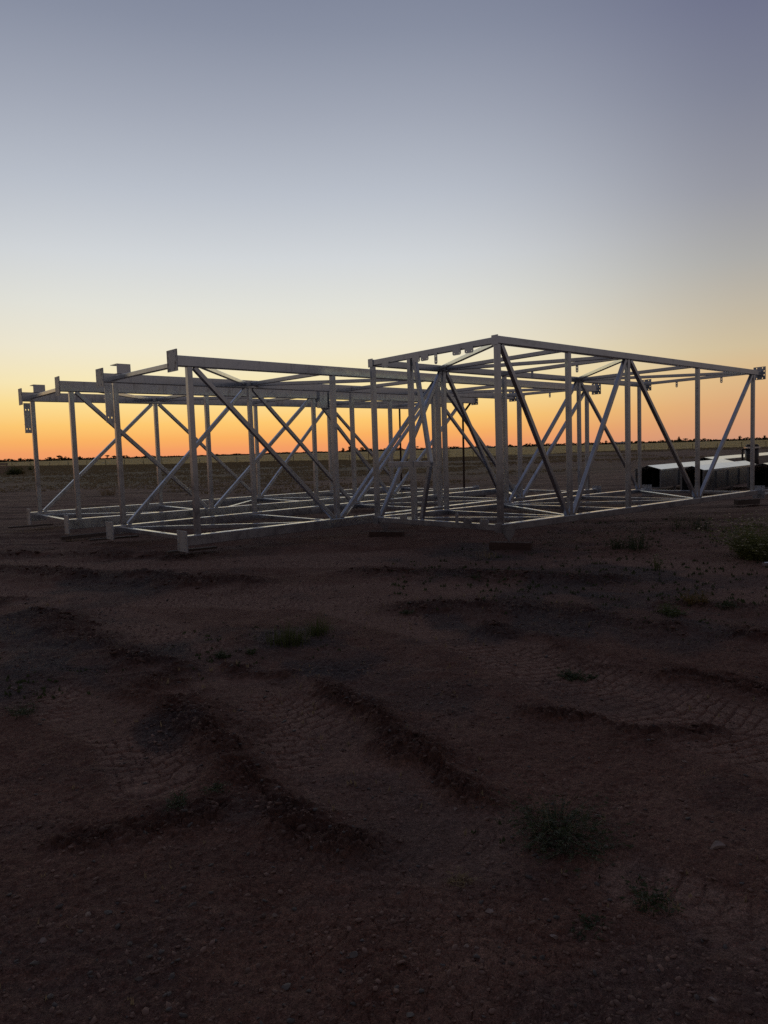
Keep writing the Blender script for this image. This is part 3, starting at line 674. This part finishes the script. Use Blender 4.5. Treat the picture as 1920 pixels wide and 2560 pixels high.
tuft('weed', 'small leafy green weed standing alone in the lower right', 'weed', 1632, 2262, 60, 90, 34, M_LEAFD, 1.2, 9, lsz=.010, bw=.004)
tuft('weed', 'flat sprawling weed between the lone leafy weed and the bushy one', 'weed', 1455, 2315, 26, 110, 80, M_LEAFD, 1.6, 6, lsz=.008, bw=.004)
tuft('weed', 'tiny withered weed on bare dirt left of the bushy one', 'weed', 1150, 2195, 28, 60, 40, M_STRAW, 1.3, 4, lsz=.008, bw=.003)
tuft('weed', 'spreading weed on the soil ridge in the left foreground', 'weed', 450, 2012, 40, 70, 80, M_LEAFD, 1.1, 6, 2, lsz=.008, bw=.004)
tuft('weed', 'weed trailing to the right along the soil ridge', 'weed', 545, 1972, 34, 60, 60, M_LEAFD, 1.2, 6, 2, lsz=.008, bw=.004)
tuft('weed', 'low round weed on the pale tyre crust with one upright dry stalk', 'weed', 1430, 1688, 22, 76, 90, M_LEAFD, 1.4, 6, 1)
tuft('weed', 'sprawling green weed left of a yellowing one on the right', 'weed', 1680, 1535, 34, 80, 130, M_LEAF, 1.2, 5, lsz=.016)
tuft('weed', 'yellowing orange weed on the right, beside a sprawling green one', 'weed', 1750, 1512, 44, 60, 90, M_LEAFY, .9, 4, 2, lsz=.014)
tuft('weed', 'dark low weed right of the yellowing one', 'weed', 1822, 1518, 24, 50, 60, M_LEAFD, 1.1, 4, lsz=.014)
tuft('flowering_weed', 'tall bushy weed with pale flower heads at the right edge', 'flowering weed', 1895, 1398, 118, 150, 560, M_LEAFB, 1.2, 12, 0, .6, lsz=.024, bw=.006, fl_s=.02)
tuft('flowering_weed', 'thin stalk weed with a few yellow green flowers, right of centre', 'flowering weed', 1642, 1425, 52, 22, 16, M_LEAF, .4, 4, 2, .5, lsz=.02, bw=.01)
tuft('weed', 'grey green scrubby weed in front of the right truss', 'weed', 1588, 1378, 56, 80, 110, M_LEAFD, .8, 4, 3, lsz=.02, bw=.008)
tuft('weed', 'scrubby weed left of the grey green one', 'weed', 1545, 1372, 40, 60, 80, M_LEAFD, .8, 4, 2, lsz=.02, bw=.008)
tuft('weed', 'scrubby weed under the lowest rail of the right truss', 'weed', 1730, 1322, 46, 70, 90, M_LEAFD, .9, 4, 3, lsz=.022, bw=.008)
tuft('weed', 'thin grassy weed between the red block and the scrubby weeds', 'weed', 1215, 1392, 44, 50, 50, M_STRAW, .7, 0, 4, bw=.006)
tuft('weed', 'flat weed in the dirt below the red timber block', 'weed', 1190, 1446, 14, 46, 60, M_LEAFD, 1.3, 3)
tuft('weed', 'small tuft on the dark gravel right of centre', 'weed', 1325, 1470, 16, 14, 30, M_LEAFD, .7, 2)
tuft('weed', 'low weed on the left of the track crossing the centre', 'weed', 1015, 1535, 12, 44, 50, M_LEAFD, 1.3, 3)
tuft('weed', 'dark weed near the left edge on grey gravel', 'weed', 48, 1785, 34, 60, 60, M_LEAFD, 1.1, 5, lsz=.01, bw=.004)
tuft('weed', 'small weed sprouting where the middle truss meets the ground at left', 'weed', 170, 1352, 26, 40, 50, M_STRAW, .8, 0, 2)
tuft('shrub', 'dark green shrub in the far grass at the left', 'shrub', 36, 1187, 27, 26, 150, M_LEAF, .7, 8, 0, group='shrubs in the far grass', lsz=.10, bw=.05)
tuft('shrub', 'taller thin shrub just right of the dark green one in the far grass', 'shrub', 52, 1186, 24, 14, 70, M_LEAFY, .5, 6, 0, group='shrubs in the far grass', lsz=.08, bw=.04)
tuft('shrub', 'brown shrub behind the second post of the rearmost truss', 'shrub', 272, 1238, 24, 30, 60, M_STRAW, .8, 3, 2, group='shrubs in the far grass', lsz=.05, bw=.02)
tuft('shrub', 'small shrub standing alone beyond the leftmost post', 'shrub', 76, 1176, 12, 8, 40, M_LEAF, .5, 5, 0, group='shrubs in the far grass', lsz=.1, bw=.05)

# ------------------------------------------------------------------ grasses nobody could count
def grass_stuff(name, label, n, rfun, hfun, wfun, mat, azr=(-33, 33), jag=3, mask=None):
    a = np.radians(rng.uniform(*azr, n)); r = rfun(a, rng.uniform(0, 1, n)); X = r * np.sin(a); Y = r * np.cos(a)
    if mask is not None:
        k = mask(X, Y); X, Y, r = X[k], Y[k], r[k]; n = len(X)
    Z = ground_h(X, Y, False)[0]; th = rng.uniform(0, math.pi, n); H_ = hfun(r) * rng.uniform(.5, 1.2, n); W_ = wfun(r) * rng.uniform(.6, 1.3, n)
    V = []; nb = jag
    for j in range(nb):
        th2 = th + rng.uniform(-1.2, 1.2, n); off = rng.uniform(-.5, .5, n) * W_; lean = rng.uniform(-.4, .4, n) * H_
        ox, oy = np.cos(th) * off, np.sin(th) * off; bx, by = np.cos(th2) * W_ / nb * .6, np.sin(th2) * W_ / nb * .6
        V.append(np.stack([X + ox - bx, Y + oy - by, Z - .01], 1)); V.append(np.stack([X + ox + bx, Y + oy + by, Z - .01], 1))
        V.append(np.stack([X + ox + lean, Y + oy + lean * .5, Z + H_ * rng.uniform(.6, 1, n)], 1))
    V = np.stack(V, 1).reshape(-1, 3).astype(np.float32)
    me = bpy.data.meshes.new(name); me.vertices.add(len(V)); me.vertices.foreach_set('co', V.ravel())
    m = len(V) // 3; me.loops.add(len(V)); me.loops.foreach_set('vertex_index', np.arange(len(V), dtype=np.int32)); me.polygons.add(m)
    me.polygons.foreach_set('loop_start', (np.arange(m) * 3).astype(np.int32)); me.update(calc_edges=True); me.materials.append(mat)
    o = bpy.data.objects.new(name, me); col.objects.link(o); return tag(o, label, 'grass', kind='stuff')
M_FIELD = simple('pale_field_grass', (.52, .45, .26), .8, 0, .25, .05, 0, .55)
M_DRY = simple('dry_scrub_grass', (.21, .165, .10), .85, 0, .35, .15, 0, .35)
fr_a = lambda a: np.interp(a, FAZ, FD)
grass_stuff('field_grass', 'pale dry grass covering the far field up to the tree line', 26000, lambda a, u: fr_a(a) * (1.0 + 4.5 * u ** 1.6), lambda r: .16 + r * .0003, lambda r: .8 + r * .004, M_FIELD)
def msk_dry(X, Y):
    return (fbm(X * .07, Y * .16, 3, 201) + np.clip(-X / 90, -.5, .5) + .7 * np.hypot(X, Y) / field_r(X, Y) - .25) > .12
grass_stuff('scrub_grass', 'sparse dark dry grass on the flat between the trusses and the far field', 60000, lambda a, u: 26 + (fr_a(a) - 26) * u ** .85, lambda r: .05 + .0011 * r, lambda r: .06 + .0032 * r, M_DRY, mask=msk_dry)
grass_stuff('straw_litter', 'thin dry straw and twigs scattered on the dirt', 2600, lambda a, u: 2 + 22 * u, lambda r: .025 + .002 * r, lambda r: .02 + .0 * r, M_STRAW, jag=2, mask=lambda X, Y: fbm(X * .8, Y * .8, 3, 301) > .22)

def seed_mask(X, Y):
    k = np.zeros(X.shape)
    for a_, b_, q in [(1560, 1380, 1.6), (1720, 1340, 2.0), (1850, 1400, 1.3), (1660, 1530, .8), (1800, 1500, .9), (680, 1600, .6), (560, 1630, .4), (1400, 2060, .28), (480, 2000, .2), (1240, 1440, 1.2), (40, 1700, .5), (260, 1700, .3)]:
        p = gp(a_, b_); k = np.maximum(k, 1 - np.hypot(X - p.x, Y - p.y) / (2 * q))
    return rng.uniform(0, 1, X.shape) < sstep(0, 1, k) * .8
grass_stuff('seedlings', 'sparse low green seedlings on the dirt around the weeds', 9000, lambda a, u: 2 + 18 * u, lambda r: .008 + .0025 * r, lambda r: .03 + .006 * r, M_LEAFD, jag=3, mask=seed_mask)
# ------------------------------------------------------------------ stones
def stone_mesh(name, s, flat=.45, seed=0):
    bm = bmesh.new(); bmesh.ops.create_icosphere(bm, subdivisions=2, radius=1); r = random.Random(seed)
    k = [(Vector((r.uniform(-1, 1), r.uniform(-1, 1), r.uniform(-1, 1))).normalized(), r.uniform(.3, .68)) for _ in range(11)]
    for v in bm.verts:
        for n, d in k:
            e = v.co.dot(n) - d
            if e > 0: v.co -= n * e
        v.co.z *= flat; v.co.y *= .7
    me = bpy.data.meshes.new(name); bm.to_mesh(me); bm.free(); me.transform(Matrix.Scale(s, 4)); return me
def stone(px, py, wpx, mat, label, seed, flat=.4, tilt=0):
    p = gp(px, py); s = wpx * p.length / F_PX * .5; me = stone_mesh('stone', s, flat, seed); me.materials.append(mat)
    o = bpy.data.objects.new('stone', me); col.objects.link(o)
    h, *_ = ground_h(np.array([p.x]), np.array([p.y])); o.location = (p.x, p.y, float(h[0]) + s * flat * .45)
    o.rotation_euler = (tilt, random.uniform(-.2, .2), random.uniform(0, 6.28) if wpx < 25 else random.uniform(-.4, .4)); return tag(o, label, 'stone', 'loose stones on the near dirt')
SL = [(1790, 2128, 50, M_STONE, 'long flat pale stone right of the big bushy weed'), (325, 2360, 30, M_SLATE, 'grey flat stone in the lower left, upper of two close together'),
      (327, 2414, 28, M_SLATE, 'grey flat stone in the lower left, lower of two close together'), (110, 2358, 28, M_STONE, 'pale wedge stone nearest the left edge'),
      (90, 2412, 34, M_SLATE, 'dark grey wedge stone below the pale one by the left edge'), (272, 2285, 32, M_SLATE, 'greenish flat stone in the left foreground'),
      (222, 2290, 30, M_STONE, 'pale sliver stone left of the greenish one'), (685, 2297, 26, M_STONE, 'small pale stone below the dark hollow'),
      (715, 2470, 42, M_SLATE, 'angular grey stone near the bottom centre left'), (1140, 2016, 20, M_STONE, 'tiny white pebble on the track left of the bushy weed'),
      (1712, 1906, 24, M_STONE, 'round pale stone upper right of the bushy weed'), (1776, 2508, 34, M_STONE, 'pale oval stone at the bottom right'),
      (1024, 2550, 40, M_SLATE, 'dark stone cut by the bottom edge near the centre'), (1385, 2348, 30, M_STONE, 'angular tan stone below the flat sprawling weed'),
      (1222, 2278, 36, M_STONE, 'blocky pale stone in the gravel under the withered weed'), (1368, 2250, 26, M_STONE, 'pale stone between the withered weed and the sprawling weed'),
      (1165, 2368, 22, M_STONE, 'small upright stone beside its twin in the gravel, left'), (1192, 2372, 20, M_STONE, 'small upright stone beside its twin in the gravel, right'),
      (125, 2490, 26, M_SLATE, 'grey stone near the lower left corner'), (345, 2455, 28, M_SLATE, 'grey stone below the two close flat ones'),
      (1515, 2120, 20, M_STONE, 'flat pale chip below the right side of the bushy weed'), (880, 2395, 40, M_SLATE, 'dark lump of rock low in the centre left')]
for k, (a, b_, c_, m_, l_) in enumerate(SL): stone(a, b_, c_, m_, l_, k, .4 + .2 * random.random())
def rubble(name, label, n, rfun, sfun, mat, mask, seed, cat='gravel'):
    protos = []
    for k in range(6):
        me = stone_mesh('tmp', 1, .55, seed + k)
        bm = bmesh.new(); bm.from_mesh(me)
        v = np.array([q.co[:] for q in bm.verts]); f = np.array([[x.index for x in q.verts] for q in bm.faces]); bm.free(); bpy.data.meshes.remove(me)
        if k >= 0:
            bm = bmesh.new(); bmesh.ops.create_icosphere(bm, subdivisions=1, radius=1); v = np.array([q.co[:] for q in bm.verts]); f = np.array([[x.index for x in q.verts] for q in bm.faces]); bm.free()
            v = v * (1 + .45 * (np.random.default_rng(seed + k).uniform(-1, 1, (len(v), 1)))) * [1, .7, .38]
        protos.append((v, f))
    a = np.radians(rng.uniform(-32, 32, n)); r = rfun(rng.uniform(0, 1, n)); X = r * np.sin(a); Y = r * np.cos(a)
    H_, PR, GV, CK = ground_h(X, Y); k = mask(X, Y, PR, GV, CK, r); X, Y, H_, r, PR = X[k], Y[k], H_[k], r[k], PR[k]; n = len(X)
    S_ = sfun(r, PR, n); VV = []; FFs = []; base = 0; th = rng.uniform(0, 6.28, n); pk = rng.integers(0, 6, n); tl = rng.uniform(-.5, .5, n)
    for i in range(n):
        v, f = protos[pk[i]]; c, s = math.cos(th[i]), math.sin(th[i]); x = v[:, 0] * S_[i]; y = v[:, 1] * S_[i]; z = v[:, 2] * S_[i] + tl[i] * x
        VV.append(np.stack([X[i] + x * c - y * s, Y[i] + x * s + y * c, H_[i] + S_[i] * .12 + z], 1)); FFs.append(f + base); base += len(v)
    VV = np.concatenate(VV).astype(np.float32); FFs = np.concatenate(FFs).astype(np.int32)
    me = bpy.data.meshes.new(name); me.vertices.add(len(VV)); me.vertices.foreach_set('co', VV.ravel()); me.loops.add(FFs.size); me.loops.foreach_set('vertex_index', FFs.ravel())
    me.polygons.add(len(FFs)); me.polygons.foreach_set('loop_start', (np.arange(len(FFs)) * 3).astype(np.int32)); me.update(calc_edges=True); me.materials.append(mat)
    o = bpy.data.objects.new(name, me); col.objects.link(o); return tag(o, label, cat, kind='stuff')
rubble('loose_gravel', 'grey and pink gravel chips scattered over the near dirt', 70000, lambda u: 1.7 + 7.5 * u ** 1.5, lambda r, p, n: rng.uniform(.2, 1, n) ** 6 * .012 + .0021, M_CHIP,
       lambda X, Y, P, G, C, r: (rng.uniform(0, 1, len(X)) < .16 + .3 * G + .6 * sstep(.1, .6, fbm(X * 1.5, Y * 1.5, 3, 401))), 500)
rubble('slate_chips', 'dark bluish gravel in patches on the dirt', 22000, lambda u: 1.8 + 15 * u ** 1.3, lambda r, p, n: rng.uniform(.3, 1, n) ** 4 * (.010 + .0012 * r) + .0018, M_SLATEC,
       lambda X, Y, P, G, C, r: (rng.uniform(0, 1, len(X)) < .10 + .8 * G * sstep(.3, .7, vnoise(X * 3, Y * 3, 611))), 600)
rubble('soil_clods', 'broken red brown clods of soil along the wheel ridges', 30000, lambda u: 1.8 + 14 * u ** 1.2, lambda r, p, n: (rng.uniform(.25, 1, n) ** 4) * (.007 + .0030 * r) * (.35 + p) + .002, M_CLOD,
       lambda X, Y, P, G, C, r: (rng.uniform(0, 1, len(X)) < .04 + .9 * P ** 1.5), 700, 'soil')

# ------------------------------------------------------------------ far fence, trees, sheds
fe = empty('fence', (0, 0, 0)); tag(fe, 'wire fence with widely spaced thin posts along the near edge of the far field', 'fence')
fp = []
for px in list(range(-20, 1000, 47)) + list(range(1000, 2000, 61)):
    a = math.atan2(azp(px, 1).x, azp(px, 1).y); d = float(np.interp(a, FAZ, FD)) * .985; q = azp(px, d); q.z = gz(q.x, q.y); fp.append(q)
    mb = MB(); hh = random.uniform(.9, 1.3); mb.bar(q - Vector((0, 0, .1)), q + Vector((random.uniform(-.05, .05), 0, hh)), .08, .08); mb.build('post', M_BARK, fe)
mb = MB()
for zz in (.45, .75, 1.02):
    for a, b_ in zip(fp[:-1], fp[1:]): mb.bar(a + Vector((0, 0, zz)), b_ + Vector((0, 0, zz)), .012, .012, rad=.002)
mb.build('wire', M_RUST, fe)

def crown_mesh(kind, seed):
    r = random.Random(seed); mb = MB(); cl = []
    if kind == 'umbrella':
        for _ in range(9): cl.append((Vector((r.uniform(-1.6, 1.6), r.uniform(-1, 1), r.uniform(2.5, 3.1))), r.uniform(.45, .8), .38))
    elif kind == 'round':
        for _ in range(12): cl.append((Vector((r.gauss(0, .7), r.gauss(0, .6), r.uniform(1.0, 2.8))), r.uniform(.6, 1.0), .85))
    elif kind == 'wide':
        for _ in range(14): cl.append((Vector((r.uniform(-2.4, 2.4), r.gauss(0, .6), r.uniform(.6, 1.9))), r.uniform(.5, .9), .75))
    else:
        for _ in range(12): cl.append((Vector((r.gauss(0, .5), r.gauss(0, .4), r.uniform(1.0, 3.3))), r.uniform(.4, .8), .9))
    for c, rad, fz in cl:
        for _ in range(46):
            d = Vector((r.gauss(0, 1), r.gauss(0, 1), r.gauss(0, 1))).normalized() * rad * r.uniform(.4, 1.05); d.z *= fz
            p = c + d; s = r.uniform(.12, .28); u = Vector((r.gauss(0, 1), r.gauss(0, 1), r.gauss(0, 1))).normalized() * s; v = u.cross(Vector((r.gauss(0, 1), r.gauss(0, 1), r.gauss(0, 1)))).normalized() * s * .7
            mb.add([p - u, p - v, p + u, p + v], [(0, 1, 2, 3)])
    tr = MB(); top = 2.6 if kind in ('umbrella', 'tall') else 1.4
    def limb(a, b2, r0, r1):
        a = Vector(a); b2 = Vector(b2); n = 6; d = (b2 - a).normalized(); s = d.cross(Vector((0, 1, .1))).normalized(); u = s.cross(d)
        v = [a + (s * math.cos(6.283 * i / n) + u * math.sin(6.283 * i / n)) * r0 for i in range(n)] + [b2 + (s * math.cos(6.283 * i / n) + u * math.sin(6.283 * i / n)) * r1 for i in range(n)]
        tr.add(v, [(i, (i + 1) % n, n + (i + 1) % n, n + i) for i in range(n)])
    limb((0, 0, -.3), (.1, 0, top * .55), .26, .2)
    for k in range(4): limb((.1, 0, top * .5), tuple(cl[k][0]), .16, .08)
    return mb, tr
PROTO = {}
def far_tree(kind, px, hpx, dist, label, flip=1):
    key = (kind, random.randint(0, 2))
    q = azp(px, dist); q.z = gz(q.x, q.y) - .1; s = 1.1 * hpx * dist / F_PX / (3.4 if kind in ('umbrella', 'tall', 'round') else 2.4)
    if key not in PROTO:
        c, t_ = crown_mesh(kind, hash(key) % 1000 if False else len(PROTO) * 7 + 3); e = empty('tree', q)
        a = c.build('crown', M_TREE, e); b2 = t_.build('trunk', M_BARK, e); PROTO[key] = (e, a, b2)
    else:
        e0, a0, b0 = PROTO[key]; e = e0.copy(); col.objects.link(e)
        for z_ in (a0, b0): z2 = z_.copy(); z2.parent = e; col.objects.link(z2)
    e.location = q; e.scale = (s * flip, s, s); e.rotation_euler = (0, 0, random.uniform(-.5, .5))
    tag(e, label, 'tree', 'trees on the far horizon'); return e
NAMED = [('round', 49, 9, 'dome shaped dark tree on the horizon at the far left'), ('wide', 32, 6, 'low wide tree on the horizon left of the dome shaped one'),
         ('umbrella', 122, 9, 'flat topped tree on the horizon between the two leftmost posts, left of a taller one'), ('umbrella', 147, 12, 'tallest flat topped tree on the horizon, between the two leftmost posts'),
         ('wide', 162, 9, 'spreading tree touching the right of the tallest flat topped one'), ('tall', 198, 9, 'thin tree just right of the second leftmost post on the horizon'),
         ('wide', 227, 7, 'round topped bush on the horizon left of a rising diagonal brace'), ('umbrella', 267, 10, 'ragged flat topped tree right of the rising brace, left part of the horizon'),
         ('umbrella', 283, 8, 'small ragged tree left of the third bottom-left post on the horizon'), ('tall', 857, 11, 'slim tree on the horizon inside the middle diamond of braces'), ('tall', 874, 14, 'tall thin tree on the horizon left of the broad flat one'),
         ('umbrella', 905, 11, 'broad flat tree on the horizon left of the big right truss'), ('wide', 917, 10, 'dense clump of tree beside the broad flat one'),
         ('umbrella', 1042, 10, 'little flat tree on the horizon behind the knee brace'), ('wide', 1130, 8, 'low clump on the horizon near the thin rusty post'),
         ('wide', 1325, 9, 'broad mound of trees on the horizon right of the near corner post'), ('tall', 1514, 9, 'lone thin tree left of the far shed'), ('round', 1556, 8, 'small tree touching the right end of the far shed'),
         ('round', 1590, 8, 'round tree on the horizon right of the far shed'), ('tall', 1697, 12, 'tall leaning tree on the horizon under a falling brace'), ('umbrella', 1713, 9, 'flat tree right of the tall leaning one'),
         ('wide', 1735, 9, 'dense tree left of the second last post on the horizon'), ('tall', 1848, 10, 'thin tree on the horizon left of the last post'), ('tall', 1910, 10, 'thin tree on the horizon at the right edge')]
for k, px, h, lab in NAMED: far_tree(k, px, h, 780, lab)
for px in range(5, 1918, 21):
    if random.random() < .25: continue
    dens = 1.0 if (px < 420 or 880 < px < 1160 or px > 1270) else .55
    far_tree(random.choice(['round', 'wide', 'wide', 'round', 'umbrella']), px + random.uniform(-9, 9), random.uniform(2.6, 5) * dens, random.uniform(790, 900), 'small dark tree in the row along the horizon', random.choice((-1, 1)))
# continuous low scrub line
a = np.radians(np.linspace(-33, 33, 2600)); d = 920 + 40 * fbm(a * 60, a * 0, 3, 8); mb_v = []; X = d * np.sin(a); Y = d * np.cos(a)
pxs = 960 + F_PX * np.tan(a)
dens = np.where((pxs < 420) | (pxs > 860), 1.0, .55)
Hs = (2.2 + 2.6 * np.clip(fbm(a * 260, a * 0, 4, 12), -.6, 1)) * dens
V = []; Fq = []
for i in range(len(a)):
    for k in range(5):
        c = Vector((X[i] + random.uniform(-1, 1), Y[i] + random.uniform(-6, 6), random.uniform(0, max(.3, Hs[i])))); s = random.uniform(.6, 1.1)
        u = Vector((random.gauss(0, 1), random.gauss(0, 1), random.gauss(0, .6))).normalized() * s; v = Vector((random.gauss(0, .4), random.gauss(0, .4), 1)).normalized() * s * .8
        b_ = len(V); V += [c - u, c - v, c + u, c + v]; Fq.append((b_, b_ + 1, b_ + 2, b_ + 3))
o = mesh_obj('distant_scrub', V, Fq, M_TREE); tag(o, 'low dark band of scrub running along the whole horizon', 'scrub', kind='stuff')

def shed(px0, px1, py, hpx, dist, label):
    a_, b_ = azp(px0, dist), azp(px1, dist); c = (a_ + b_) / 2; d = b_ - a_; W_ = d.length; H_ = hpx * dist / F_PX
    e = empty('shed', (c.x, c.y, 0), (0, 0, math.atan2(d.y, d.x))); tag(e, label, 'shed', 'far farm sheds')
    mb = MB(); mb.box((0, 6, H_ * .35 + gz(c.x, c.y)), (W_, 12, H_ * .7)); mb.build('wall', M_WALL, e)
    z0 = H_ * .7 + gz(c.x, c.y); mb = MB()
    v = [(-W_ / 2 - .4, -.5, z0), (W_ / 2 + .4, -.5, z0), (W_ / 2 + .4, 12.5, z0), (-W_ / 2 - .4, 12.5, z0), (-W_ / 2 - .4, 6, z0 + H_ * .3), (W_ / 2 + .4, 6, z0 + H_ * .3)]
    mb.add(v, [(0, 1, 5, 4), (2, 3, 4, 5), (0, 4, 3), (1, 2, 5), (0, 3, 2, 1)]); mb.build('roof', M_ROOF, e)
    n = 4
    for k in range(n):
        mb = MB(); mb.box((-W_ / 2 + W_ * (k + .5) / n, -.03, H_ * .28 + gz(c.x, c.y)), (W_ / n * .55, .05, H_ * .5)); mb.build('doorway_shade', M_DARK, e)  # dark sheet on the wall paints in the shade of an open doorway
shed(1537, 1566, 1103, 6, 640, 'long low pale shed on the horizon right of centre, half hidden by a brace')
shed(1215, 1231, 1115, 5, 700, 'small low shed on the horizon just left of the near corner post')
# stack of panels at the far left edge
q = gp(-10, 1184); e = empty('panel_stack', (q.x, q.y, gz(q.x, q.y)), (0, 0, R_(28))); tag(e, 'low stack of grey brown panels cut by the left edge, beyond the shrubs', 'panel stack')
u = q.length / F_PX
for k in range(4):
    mb = MB(); w2 = (66 - k * 3) * u; mb.box((-(k * 1.5) * u, 0, (2 + k * 6.0) * u + .02), (w2, 20 * u, 4.6 * u)); mb.build('panel', simple('weathered_panel', (.4, .3, .22), .8), e)
    if k < 3:
        mb = MB()
        for xx in (-.35, 0, .35): mb.box((xx * w2, 0, (5 + k * 6.0) * u + .02), (2 * u, 18 * u, 1.3 * u))
        mb.build('bearer', M_TIMBER, e)
